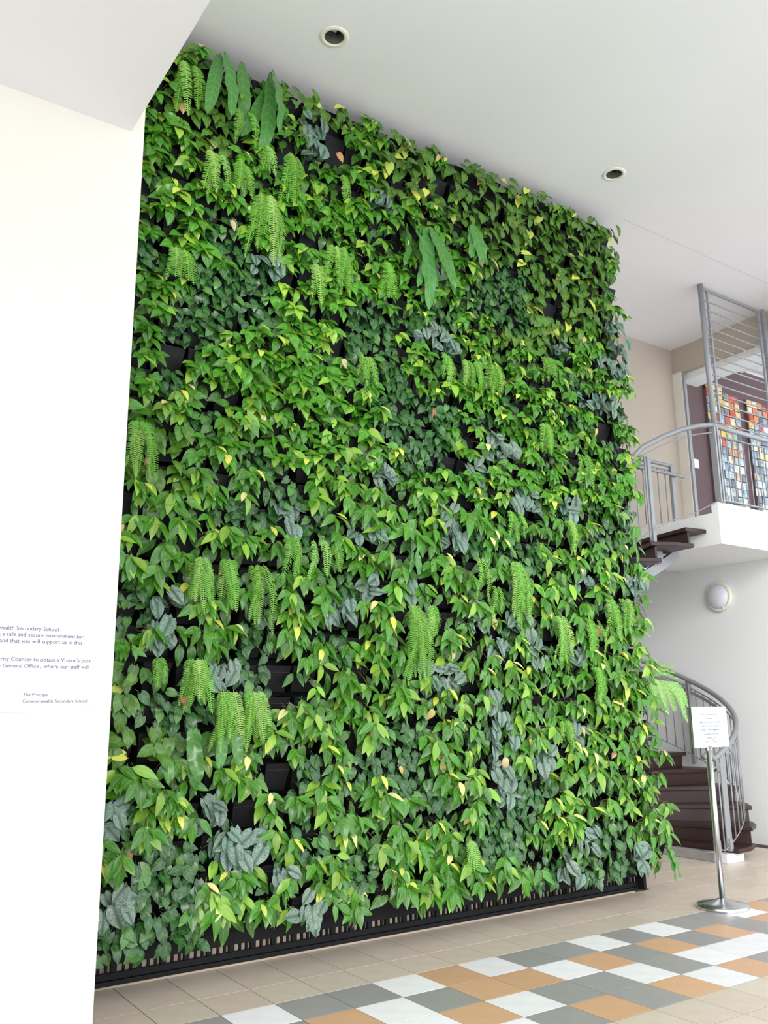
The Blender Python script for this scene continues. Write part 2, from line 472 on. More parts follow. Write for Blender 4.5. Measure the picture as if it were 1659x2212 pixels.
# ------------------------------------------------------------------ sign stand
st = empty('sign_stand', (4.045, -.62, 0))
tag(st, 'steel sign stand with a round base and white welcome sheet', 'sign')
MB().lathe([(.0005, 0), (.186, 0), (.188, .004), (.188, .026), (.183, .03), (.10, .046), (.04, .066), (.022, .072), (.0005, .073)], 64).build('base', STEEL, st, True)
MB().tube([(0, 0, .06), (0, 0, 1.17)], .021, 24).build('pole', STEEL, st, True)
MB().box((-.03, -.012, 1.14), (.03, .012, 1.175)).build('clamp', STEEL, st, bevel=.003)
fx0, fx1, fz0, fz1 = -.188, .252, 1.165, 1.476
fr = MB().box((fx0, -.012, fz0), (fx1, .008, fz0 + .016)).box((fx0, -.012, fz1 - .016), (fx1, .008, fz1)).box((fx0, -.012, fz0 + .016), (fx0 + .016, .008, fz1 - .016)).box((fx1 - .016, -.012, fz0 + .016), (fx1, .008, fz1 - .016))
sf = fr.build('sign_frame', STEEL, st, bevel=.002)
sh = MB().box((fx0 + .014, -.004, fz0 + .014), (fx1 - .014, .004, fz1 - .014)).build('sheet', PLATE, st)
cx = (fx0 + fx1) / 2
H = fz1 - fz0
for body, w, zf, mat in (('Welcome to Commonwealth Secondary', .225, .205, FAINTINK), ('Welcome', .082, .305, INK), ('South View Primary School', .262, .40, BLUEINK), ('Yishun Secondary School', .228, .49, BLUEINK),
                         ('Science Centre Singapore', .234, .585, BLUEINK), ('to Commonwealth Secondary School', .205, .685, INK), ('Learning Trail', .108, .78, FAINTINK), ('at 10 am', .062, .825, FAINTINK), ('Venue : Eco Garden', .145, .872, FAINTINK)):
    text(body, .02, (cx, -.0055, fz1 - zf * H), st, mat, 'CENTER', 0.0004, width=w)
for o in [c for c in COL.objects if c.parent == st and c.name.startswith('lettering')]:
    o.parent = sh

# ------------------------------------------------------------------ spiral staircase
SX, SY, RR = 5.749, 1.76, 1.219
T0, DT, H1, DH = radians(-83.9), radians(18.14), .128, .1662
stair = empty('spiral_staircase', (SX, SY, 0))
tag(stair, 'grey steel spiral staircase with dark brown timber steps beside the planted wall', 'staircase')
P = lambda r, a, z: (r * cos(a), r * sin(a), z)
MB().tube([(0, 0, 0), (0, 0, 3.44)], .085, 24).build('centre_column', GREYMETAL, stair, True)
for n in range(1, 21):
    a0 = T0 + (n - 1) * DT
    z = H1 + (n - 1) * DH
    a1 = a0 + DT + radians(3.0)
    ro = 1.30
    s0 = radians(-1.5)
    poly = [(.08 * cos(a0 + s0), .08 * sin(a0 + s0)), (ro * cos(a0 + s0), ro * sin(a0 + s0)), (ro * 1.012 * cos((a0 + a1) / 2), ro * 1.012 * sin((a0 + a1) / 2)), (ro * cos(a1), ro * sin(a1)), (.08 * cos(a1), .08 * sin(a1))]
    MB().prism(poly, z - .042, z).build('tread', WOOD, stair, bevel=.006)
    # riser board under the nosing
    zl = z - DH if n > 1 else .0
    ra = a0 + radians(0.6)
    q0, q1 = Vector((cos(ra), sin(ra), 0)), Vector((-sin(ra), cos(ra), 0))
    c4 = [q0 * .1, q0 * 1.27, q0 * 1.27 + q1 * .022, q0 * .1 + q1 * .022]
    if n > 1:
        MB().prism([(p.x, p.y) for p in c4], zl, z - .042).build('riser', WOOD, stair)
    # steel bracket below
    if n > 1:
        am = a0 + DT * .5
        bp = []
        for (r, da) in ((.78, -4.5), (1.02, -3.5), (1.02, 3.5), (.78, 4.5)):
            bp.append((r * cos(am + radians(da)), r * sin(am + radians(da))))
        MB().prism(bp, z - .165, z - .042).build('bracket', GREYMETAL, stair, bevel=.004)
# curved spine carrying the brackets
MB().tube([P(.9, T0 + radians(9) + t * DT, H1 + t * DH - .235) for t in [1.0 + .25 * q for q in range(74)]], .05, flat=(.07, .10)).build('spine_beam', GREYMETAL, stair)
pol = [(r * cos(a), r * sin(a)) for r, a in ((.12, radians(-92)), (1.12, radians(-92)), (1.20, radians(-80)), (1.14, radians(-66)), (.12, radians(-66)))]
MB().prism(pol, 0, .086).build('concrete_base', CONCRETE, stair, bevel=.008)
foot = [(r * cos(a), r * sin(a)) for r, a in ((1.03, radians(-92)), (1.25, radians(-91)), (1.27, radians(-78)), (1.05, radians(-77)))]
MB().prism(foot, 0, .088).build('painted_foot', paint('white_foot', srgb(214, 214, 220), .6), stair, bevel=.006)

HR, HT, HB = .923, .835, .045
zat = lambda a: H1 + (a - T0) / DT * DH
def helix(r, h, d0, d1, step=3.0):
    n = max(2, int((d1 - d0) / step))
    return [P(r, radians(d0 + (d1 - d0) * i / n), zat(radians(d0 + (d1 - d0) * i / n)) + h) for i in range(n + 1)]
LOC = lambda x, y, z: (x - SX, y - SY, z)
topend = [LOC(5.15, .66, 4.13), LOC(5.38, .565, 4.26), LOC(5.58, .48, 4.35), LOC(5.72, .38, 4.385), LOC(5.80, .30, 4.39), LOC(5.86, .27, 4.39)]
hr = [P(RR + .01, radians(-99), .99), P(RR + .005, radians(-96), 1.03)] + helix(RR, HR, -92, 234) + topend
MB().tube(hr, .028, 12).build('handrail', GREYMETAL, stair, True)
MB().tube(helix(RR, HT, -94, 234) + [(p[0], p[1], p[2] - .088) for p in topend], .008, 6).build('top_rail', GREYMETAL, stair, True)
MB().tube(helix(RR - .004, HT - .045, -30, 236), .009, flat=(.008, .035)).build('flat_rail', GREYMETAL, stair)
MB().tube([P(RR, radians(-95), H1 + .02)] + helix(RR, HB + .0, -90, 232) + [LOC(5.15, .66, 3.23), LOC(5.40, .56, 3.355), LOC(5.64, .44, 3.445), LOC(5.80, .30, 3.55)], .006, 6).build('bottom_rail', GREYMETAL, stair)
a = -90.0
bal = MB().tube([(0, 0, 0), (0, 0, HT - HB)], .0075, 8).mesh('baluster', GREYMETAL, True)
while a < 246:
    if a < 112 or a > 208:
        aa = radians(a)
        link('baluster', bal, stair, None, P(RR, aa, zat(aa) + HB))
    a += 5.2
for d in (-95, -86, -2, 78, 244):
    aa = radians(d)
    nm = MB()
    base = max(zat(aa) - .03, H1)
    for s in (-.017, .017):
        t = Vector((-sin(aa), cos(aa), 0)) * s
        nm.tube([Vector(P(RR, aa, base + .05)) + t, Vector(P(RR, aa, zat(aa) + HR - .02)) + t], .01, flat=(.012, .05))
    nm.tube([P(RR, aa, base - .02), P(RR, aa, base + .09)], .02, flat=(.05, .05))
    nm.build('newel', GREYMETAL, stair)

# ------------------------------------------------------------------ landing railing and screen
lr = empty('landing_railing', (5.86, .285, 3.545))
tag(lr, 'grey metal railing along the front edge of the upper landing', 'railing')
MB().tube([(-.02, -.015, .845), (.3, 0, .845), (3.2, 0, .845)], .028, 12).build('handrail', GREYMETAL, lr, True)
MB().tube([(0, 0, .745), (3.2, 0, .745)], .009, 8).build('top_rail', GREYMETAL, lr, True)
MB().tube([(-.05, 0, .035), (3.2, 0, .035)], .01, flat=(.03, .012)).build('bottom_rail', GREYMETAL, lr)
cp = MB()
for x in (-.022, .022):
    cp.box((x - .012, -.035, -.0), (x + .012, .035, .83))
cp.build('corner_post', GREYMETAL, lr, bevel=.003)
b2 = MB().tube([(0, 0, .035), (0, 0, .745)], .0075, 8).mesh('baluster', GREYMETAL, True)
for i in range(1, 14):
    link('baluster', b2, lr, None, (.1 * i, 0, 0))
sc = empty('metal_screen', (5.88, .285, 4.39))
tag(sc, 'tall grey metal bar screen above the landing handrail', 'screen')
MB().tube([(0, 0, -.01), (0, 0, CZ - 4.39)], .03, 16).build('post', GREYMETAL, sc, True)
MB().box((1.13, -.03, -.01), (1.19, .03, CZ - 4.39)).build('post', GREYMETAL, sc, bevel=.004)
MB().box((.10, -.012, .05), (.125, .012, 1.60)).build('upright', GREYMETAL, sc, bevel=.002)
MB().box((1.06, -.012, .05), (1.085, .012, 1.60)).build('upright', GREYMETAL, sc, bevel=.002)
MB().tube([(0, 0, 1.60), (1.16, 0, 1.60)], .012, flat=(.02, .03)).build('top_bar', GREYMETAL, sc)
bar = MB().tube([(0, 0, 0), (1.14, 0, 0)], .0085, 8).mesh('bar', GREYMETAL, True)
for i in range(14):
    link('bar', bar, sc, None, (0.01, 0, .055 + .1085 * i))

ir = empty('inner_railing', (6.31, 1.19, 3.445))
tag(ir, 'short grey guard rail behind the stair at the back of the landing', 'railing')
MB().box((-.035, -.02, 0), (.035, .02, .79)).build('post', GREYMETAL, ir, bevel=.003)
MB().tube([(-1.3, 0, .785), (0, 0, .785)], .022, 10).build('upper_rail', GREYMETAL, ir, True)
MB().tube([(-1.3, 0, .725), (0, 0, .725)], .009, 8).build('thin_rail', GREYMETAL, ir, True)
MB().tube([(-1.3, -.05, .665), (.15, -.05, .665)], .02, 10).build('handrail', GREYMETAL, ir, True)
b3 = MB().tube([(0, 0, .03), (0, 0, .725)], .007, 8).mesh('baluster', GREYMETAL, True)
for i in range(1, 9):
    link('baluster', b3, ir, None, (-.13 * i, 0, 0))

# ------------------------------------------------------------------ mosaic panels upstairs
warm = [(176, 72, 52), (196, 122, 76), (206, 172, 122), (214, 200, 172), (150, 72, 76), (140, 148, 156), (206, 170, 96), (110, 118, 112), (176, 160, 140)]
cool = [(150, 170, 190), (110, 130, 150), (190, 200, 206), (140, 150, 150), (80, 90, 104), (200, 196, 180), (120, 160, 184), (170, 150, 130), (222, 226, 228)]
tm = MB().slab((-.5, -.5, 0), (.5, .5, 1), .18).mesh('mosaic_tile', MOSAIC)
for n, (x0, x1, ztop, lab) in enumerate(((7.66, 8.37, 5.72, 'tall student mosaic panel nearest the opening, red and gold tiles on top'), (8.56, 9.6, 5.62, 'second mosaic panel farther inside, paler mixed tiles'))):
    mp = empty('mosaic_panel', ((x0 + x1) / 2, 1.585, 3.62))
    tag(mp, lab, 'artwork', 'mosaic panels on the brown wall')
    w = x1 - x0; h = ztop - 3.62
    MB().box((-w / 2, -.02, 0), (w / 2, .014, h - .12)).build('backing_board', BROWNWALL, mp)
    nx = 6 if n == 0 else 9; nz = 19
    tw, th = w / nx, h / nz
    for i in range(nx):
        for j in range(nz):
            if j == nz - 1 and i >= 3 and n == 0: continue
            t = link('mosaic_tile', tm, mp)
            t.rotation_euler = (pi / 2 + R.uniform(-.05, .05), R.uniform(-.05, .05), 0)
            t.location = (-w / 2 + tw * (i + .5), -.02, th * (j + .5) + R.uniform(-.004, .004))
            t.scale = (tw * R.uniform(.86, .95), th * R.uniform(.86, .95), R.uniform(.008, .028))
            f = j / nz + (0 if n == 0 else -.12) + R.uniform(-.18, .18)
            t.color = srgb(*R.choice(warm if f > .6 else cool))

# ------------------------------------------------------------------ planting frame
pf = empty('planting_frame', (1.65, .12, 0))
tag(pf, 'black plastic crate frame holding the pots of the living wall', 'frame')
XL, XR = -2.40, 2.37
MB().box((XL, -.005, .16), (XR, .02, 5.90)).build('backing_sheet', BLACKP, pf)
MB().box((XL, .0, .024), (XR, .042, .05)).box((XL, .012, .05), (XR, .042, .084)).build('bottom_rail', BLACKP, pf, bevel=.004)
MB().box((XL, .004, .084), (XR, .024, .089)).build('ledge', BLACKP, pf)
MB().box((XL, .004, .130), (XR, .042, .165)).build('middle_rail', BLACKP, pf)
sl = MB().box((-.006, .015, .08), (.006, .034, .135)).mesh('slat', BLACKP)
sl2 = MB().box((-.016, .012, .08), (.016, .036, .135)).mesh('slat', BLACKP)
x = XL + .02; k = 0
while x < XR:
    link('slat', sl2 if k % 3 == 0 else sl, pf, None, (x, 0, 0))
    x += .042 if k % 3 else .056; k += 1
for x in (XL, XR - .03):
    MB().box((x, -.05, .03), (x + .03, .02, 5.9)).build('end_rail', BLACKP, pf)


# which plant grows in which pot, row by row from the ceiling down
# 1 oval-leaved 2 lance-leaved 3 pothos 4 heartleaf 5 silver 6 fern 7 strap fern 8 empty
GRID = [
    [0,1,1,7,7,7,3,3,3,1,1,3,3,1,3,3,3,3,3,1,3,3,3,3],
    [0,1,6,3,1,3,1,5,8,1,3,3,3,8,3,3,3,3,3,3,3,3,3,3],
    [0,1,3,3,6,1,1,5,1,1,3,3,3,3,3,3,3,3,3,3,3,3,3,1],
    [0,1,1,3,1,6,6,1,6,1,5,1,1,3,7,3,3,3,3,3,3,3,3,8],
    [0,1,1,6,6,1,1,1,1,1,1,7,7,1,1,3,4,4,3,3,3,3,3,1],
    [0,1,8,1,1,6,1,1,1,1,1,1,5,1,1,4,4,4,3,8,3,3,3,5],
    [0,1,1,4,4,1,1,1,6,1,6,1,1,1,1,4,4,4,3,3,3,1,1,5],
    [0,1,1,1,4,5,1,6,1,1,1,1,4,4,1,1,3,3,3,5,1,1,5,5],
    [0,4,6,4,4,4,1,1,1,4,4,4,5,5,1,1,1,1,6,1,4,1,1,1],
    [0,1,1,4,4,4,1,1,1,4,4,1,1,6,6,6,1,1,1,1,4,5,5,4],
    [0,1,4,4,1,1,1,1,1,6,4,4,1,1,1,1,4,1,1,1,4,1,8,1],
    [0,1,8,1,1,1,1,1,1,1,4,4,4,4,1,4,1,1,6,1,1,1,4,1],
    [0,1,4,1,1,1,1,1,1,1,4,4,4,4,1,5,5,1,1,1,6,1,1,1],
    [0,1,1,4,1,1,1,1,1,1,1,4,4,8,5,1,1,1,1,1,1,1,1,1],
    [0,6,3,1,1,4,1,1,1,1,5,1,1,1,1,1,5,5,1,5,1,4,1,4],
    [0,3,3,2,2,2,4,2,2,2,2,2,2,5,2,2,6,2,2,6,2,4,4,2],
    [0,2,2,2,4,4,5,4,2,5,2,2,2,5,4,2,4,4,2,2,2,2,2,2],
    [0,2,2,2,2,2,6,6,6,2,2,7,2,2,6,2,6,4,2,2,5,2,2,5],
    [0,2,2,6,6,6,2,2,4,5,2,5,2,2,2,6,4,2,2,2,2,6,6,2],
    [0,4,5,2,2,4,2,2,5,2,2,6,6,2,5,2,5,2,6,2,6,2,2,2],
    [0,2,5,2,2,4,2,2,4,2,2,2,2,2,2,5,2,5,2,5,2,2,2,2],
    [0,3,6,6,5,4,8,2,2,2,2,2,5,5,2,2,2,2,2,2,6,2,2,2],
    [0,3,4,4,6,6,2,2,2,2,2,2,2,2,2,5,2,2,2,2,2,2,2,2],
    [0,3,3,7,7,2,2,2,2,2,4,4,2,2,4,5,2,2,6,5,2,2,2,2],
    [0,2,2,2,2,2,8,4,2,4,4,4,2,6,2,5,2,5,2,2,2,2,2,2],
    [0,5,2,2,5,8,2,2,2,2,2,4,4,2,2,5,4,4,2,2,4,2,2,2],
    [0,2,4,4,5,5,2,4,2,2,2,2,2,2,2,4,4,2,2,2,2,2,2,2],
    [0,5,4,4,2,2,5,2,2,4,2,2,2,6,4,4,4,2,2,5,4,4,2,2],
    [0,4,4,4,2,2,2,5,2,2,2,2,2,2,2,2,2,4,5,4,4,4,5,2]]
FERNS = [(3, 4, 5, 0.32), (4, 4, 5, 0.29), (5, 3, 4, 0.23), (6, 3, 6, 0.44), (5, 5, 9, 0.51), (2, 8, 6, 0.26), (7, 7, 3, 0.32), (8, 6, 8, 0.38), (10, 6, 6, 0.34), (8, 3, 2, 0.25), (9, 10, 4, 0.25), (13, 9, 3, 0.3), (14, 9, 7, 0.31), (15, 9, 6, 0.27), (18, 8, 4, 0.23), (18, 11, 5, 0.28), (20, 12, 3, 0.29), (16, 15, 3, 0.24), (19, 15, 4, 0.3), (16, 17, 6, 0.49), (14, 17, 2, 0.31), (15, 18, 2, 0.25), (6, 17, 3, 0.33), (7, 17, 2, 0.3), (8, 17, 2, 0.22), (3, 18, 8, 0.33), (4, 18, 6, 0.33), (5, 18, 4, 0.41), (1, 14, 5, 0.38), (3, 21, 9, 0.29), (4, 22, 9, 0.34), (5, 22, 8, 0.33), (2, 21, 3, 0.18), (11, 19, 7, 0.56), (12, 19, 3, 0.25), (18, 19, 7, 0.41), (20, 19, 5, 0.36), (21, 18, 6, 0.4), (20, 21, 7, 0.3), (22, 18, 4, 0.28), (18, 23, 4, 0.19), (13, 24, 2, 0.15), (13, 27, 5, 0.24), (2, 1, 5, 0.41), (4, 2, 3, 0.29)]
STRAPS = [(3, 0, 2, 0.58), (4, 0, 1, 0.48), (5, 0, 3, 0.66), (11, 4, 2, 0.46), (12, 4, 3, 0.65), (14, 3, 2, 0.38), (3, 23, 2, 0.31), (4, 23, 2, 0.22), (11, 17, 2, 0.18)]

# ------------------------------------------------------------------ plants
X0, Z0, DX, DZ = -.62, 5.84, .198, .1965


def leaf_mesh(name, L, W, mat, heart=0.0, wide=0.45, droop=.25, fold=.22, pet=.03, wave=0.0, nx=6, sharp=1.0, pw=.8):
    """blade along +x, width in y, upper face +z; short petiole behind the base"""
    ys = (-1, -.55, 0, .55, 1)
    vs, fs = [], []
    for i in range(nx + 1):
        t = i / nx
        tt = t ** (math.log(.5) / math.log(wide))
        w = (sin(pi * min(max(tt, 0), 1)) ** pw) * W / 2 if 0 < t < 1 else 0.0012
        if heart and t == 0: w = W * .24
        if heart and 0 < t < 1: w = max(w, W * .3 * (1 - t) ** .7 + w * .4)
        if t > .8: w *= 1 - (t - .8) * sharp
        for y in ys:
            x = t * L - heart * L * .22 * abs(y) * (1 - t) ** 3
            z = -droop * L * t * t + fold * abs(y) * w - .35 * fold * w * y * y
            z += wave * W * sin(t * 19 + (2 if y > 0 else 0)) * abs(y)
            vs.append((x, y * w, z))
    m = len(ys)
    for i in range(nx):
        for k in range(m - 1):
            fs.append((i * m + k, i * m + k + 1, (i + 1) * m + k + 1, (i + 1) * m + k))
    n = len(vs)
    vs += [(0, -.0014, 0), (0, .0014, 0), (-pet, .0014, -pet * .55), (-pet, -.0014, -pet * .55)]
    fs.append((n, n + 1, n + 2, n + 3))
    me = bpy.data.meshes.new(name)
    me.from_pydata(vs, [], fs)
    me.materials.append(mat)
    me.polygons.foreach_set('use_smooth', [True] * len(me.polygons))
    me.update()
    return me


def frond_mesh(name, L, W, mat, pairs, sag, twist):
    vs, fs = [], []
    def pt(t):
        # arches out from the pot, then hangs
        return Vector((L * t, 0, .10 * L * sin(pi * min(1, t * 1.25)) - sag * L * t * t * .15))
    for i in range(13):
        p = pt(i / 12)
        vs += [(p.x, -.0016, p.z), (p.x, .0016, p.z)]
        if i: fs.append((2 * i - 2, 2 * i - 1, 2 * i + 1, 2 * i))
    for i in range(pairs):
        t = (i + 1.2) / (pairs + 1.5)
        p = pt(t)
        w = W / 2 * min(1, t * 9 + .25) * (1 - .85 * t ** 3.5)
        b = L / pairs * .27
        for s in (-1, 1):
            n = len(vs)
            lift = -.18 * w + .25 * w * sin(i * 1.7 + s) * twist
            vs += [(p.x - b, 0, p.z), (p.x + b, 0, p.z), (p.x + b * 1.2 + .25 * w, s * w * .75, p.z + lift * .4 + .004), (p.x + b + .42 * w, s * w, p.z + lift), (p.x - b * .7 + .25 * w, s * w * .75, p.z + lift * .4)]
            fs.append((n, n + 1, n + 2, n + 3, n + 4))
    me = bpy.data.meshes.new(name)
    me.from_pydata(vs, [], fs)
    me.materials.append(mat)
    me.update()
    return me


LV = {
    'b': [leaf_mesh('oval_leaf', .098, .062, M_LEAF, .12, .38, d, f, .035) for d, f in ((.25, .3), (.42, .2), (.6, .25), (.32, .45))] + [leaf_mesh('oval_leaf', .094, .066, M_LEAF, .35, .36, .4, .3, .03)],
    'l': [leaf_mesh('lance_leaf', .128, .055, M_LEAF, 0, .43, d, f, .03) for d, f in ((.2, .3), (.36, .2), (.5, .3), (.28, .45))],
    'p': [leaf_mesh('pothos_leaf', .105, .078, M_POTHOS, .8, .34, d, f, .045) for d, f in ((.2, .25), (.4, .15), (.3, .4))],
    'd': [leaf_mesh('heart_leaf', .076, .062, M_DARK, .9, .32, d, f, .04) for d, f in ((.15, .2), (.35, .1), (.25, .35))],
    's': [leaf_mesh('silver_leaf', .122, .1, M_SILVER, .8, .36, d, f, .05) for d, f in ((.12, .25), (.3, .15), (.22, .3))],
    't': [leaf_mesh('strap_leaf', l, .07 + .05 * l, M_STRAP, 0, .55, d, .3, .05, .09, 18, 1.2, .38) for l, d in ((.30, .2), (.45, .25), (.6, .22))],
}
FR = [frond_mesh('frond', l, .062 + .03 * l, M_FERN, int(l * 74) + 4, .7, 1.0) for l in (.2, .3, .4, .5, .62)]

BASECOL = {'b': (68, 132, 30), 'l': (66, 128, 30), 'p': (74, 118, 34), 'd': (42, 88, 40), 's': (136, 158, 144), 'f': (122, 182, 66), 't': (74, 132, 62)}
YOUNG = (206, 214, 92)
PALE = (232, 224, 150)


def colour(rgb, v=.16, h=.06):
    s = 1 + R.uniform(-v, v)
    c = srgb(*rgb)
    return (c[0] * s * (1 + R.uniform(-h * 2, h * 2)), c[1] * s, c[2] * s * (1 + R.uniform(-h, h)), 1)


def pot_mesh():
    b = MB()
    w, w2 = .086, .07
    # outer skin: sloping front pocket, open on top
    out = [(-w, -.075, .045), (w, -.075, .045), (w2, -.01, -.115), (-w2, -.01, -.115), (-w, .11, .06), (w, .11, .06), (w2, .11, -.115), (-w2, .11, -.115)]
    b.add(out, [(0, 1, 2, 3), (4, 7, 6, 5), (0, 3, 7, 4), (1, 5, 6, 2), (3, 2, 6, 7)])
    i = .006
    inn = [(-w + i, -.069, .045), (w - i, -.069, .045), (w - i, .104, .06), (-w + i, .104, .06), (-w + i, -.058, .02), (w - i, -.058, .02), (w - i, .104, .02), (-w + i, .104, .02)]
    b.add(inn, [(0, 4, 5, 1), (1, 5, 6, 2), (3, 2, 6, 7), (0, 3, 7, 4)])
    # rim
    n = len(b.v)
    b.f += [(0, 8, 9, 1), (1, 9, 10, 5), (5, 10, 11, 4), (4, 11, 8, 0)]
    return b.mesh('pot', BLACKP)


POT = pot_mesh()
SOILM = MB().box((-.078, -.06, .005), (.078, .103, .022)).mesh('soil', SOIL)


def frame_of(d, n):
    x = d.normalized()
    z = (n - x * n.dot(x)).normalized()
    y = z.cross(x)
    return Matrix((x, y, z)).transposed().to_4x4()


def put_leaf(root, me, at, d, n, s, col, name='leaf', label=None):
    o = bpy.data.objects.new(name, me)
    o.parent = root
    m = frame_of(Vector(d), Vector(n)) @ Matrix.Scale(s, 4)
    m.translation = Vector(at)
    o.matrix_basis = m
    o.color = col
    if label: o['label'] = label
    COL.objects.link(o)
    return o


def whorl(root, kind, at, count, spread, size, tilt, yellow):
    a0 = R.uniform(-8, 8)
    for k in range(count):
        a = radians(a0 + (k / (count - 1) - .5) * 2 * spread + R.uniform(-10, 10))
        out = R.uniform(*tilt)
        d = Vector((sin(a), -out, -cos(a)))
        n = Vector((sin(a) * .3 + R.uniform(-.45, .45), -1.0, .5 + R.uniform(-.45, .5)))
        p = Vector(at) + Vector((R.uniform(-.012, .012) + sin(a) * .012, R.uniform(-.02, .015), R.uniform(-.015, .02)))
        young = R.random()
        col = colour(BASECOL[kind] if young > .2 else (128, 172, 52), .24)
        put_leaf(root, R.choice(LV[kind]), p, d, n, size * R.uniform(.82, 1.14), col)
    if yellow:
        a = radians(R.uniform(-70, 70))
        pale = R.random() < .3
        put_leaf(root, R.choice(LV[kind]), Vector(at) + Vector((0, -.02, .012)), (sin(a), -R.uniform(.5, 1.1), -cos(a) * .8 + .1), (0, -.7, 1), size * R.uniform(.6, .85), colour(PALE if pale else YOUNG, .1), label='pale yellow young leaf')


STEM = MB().tube([(0, 0, 0), (.35, 0, .09), (.7, 0, .1), (1, 0, 0)], .018, 4).mesh('stem', BROWNSTEM, True)


def put_stem(root, at):
    a = Vector((at[0] * .35, -.03, .02)); b = Vector(at)
    put_leaf(root, STEM, a, b - a, (0, -.5, 1), (b - a).length, (1, 1, 1, 1), name='stem')


ORD = ['zeroth', 'first', 'second', 'third', 'fourth', 'fifth', 'sixth', 'seventh', 'eighth', 'ninth', 'tenth', 'eleventh', 'twelfth', 'thirteenth', 'fourteenth', 'fifteenth', 'sixteenth', 'seventeenth', 'eighteenth', 'nineteenth',
       'twentieth', 'twenty-first', 'twenty-second', 'twenty-third', 'twenty-fourth', 'twenty-fifth', 'twenty-sixth', 'twenty-seventh', 'twenty-eighth', 'twenty-ninth']
NAMES = {'b': ('oval_leaf_philodendron', 'bright green oval-leaved plant', 'oval-leaved philodendrons of the living wall'),
         'l': ('lance_leaf_philodendron', 'bright green lance-leaved plant', 'lance-leaved philodendrons of the living wall'),
         'p': ('golden_pothos', 'olive green broad-leaved pothos', 'pothos plants of the living wall'),
         'd': ('heartleaf_vine', 'dark green small-leaved vine', 'heartleaf vines of the living wall'),
         's': ('silver_vine', 'mottled silver-grey vine', 'silver vines of the living wall'),
         'f': ('sword_fern', 'feathery hanging fern', 'sword ferns of the living wall'),
         't': ('strap_fern', 'fern with long strap leaves', 'strap ferns of the living wall'),
         '.': ('planter_pot', 'bare black pot', 'empty pots of the living wall')}
CATS = {'f': 'fern', 't': 'fern', '.': 'pot'}


def where(i, r):
    return ORD[i] + ' from the pillar in the ' + ORD[r + 1] + ' row below the ceiling'


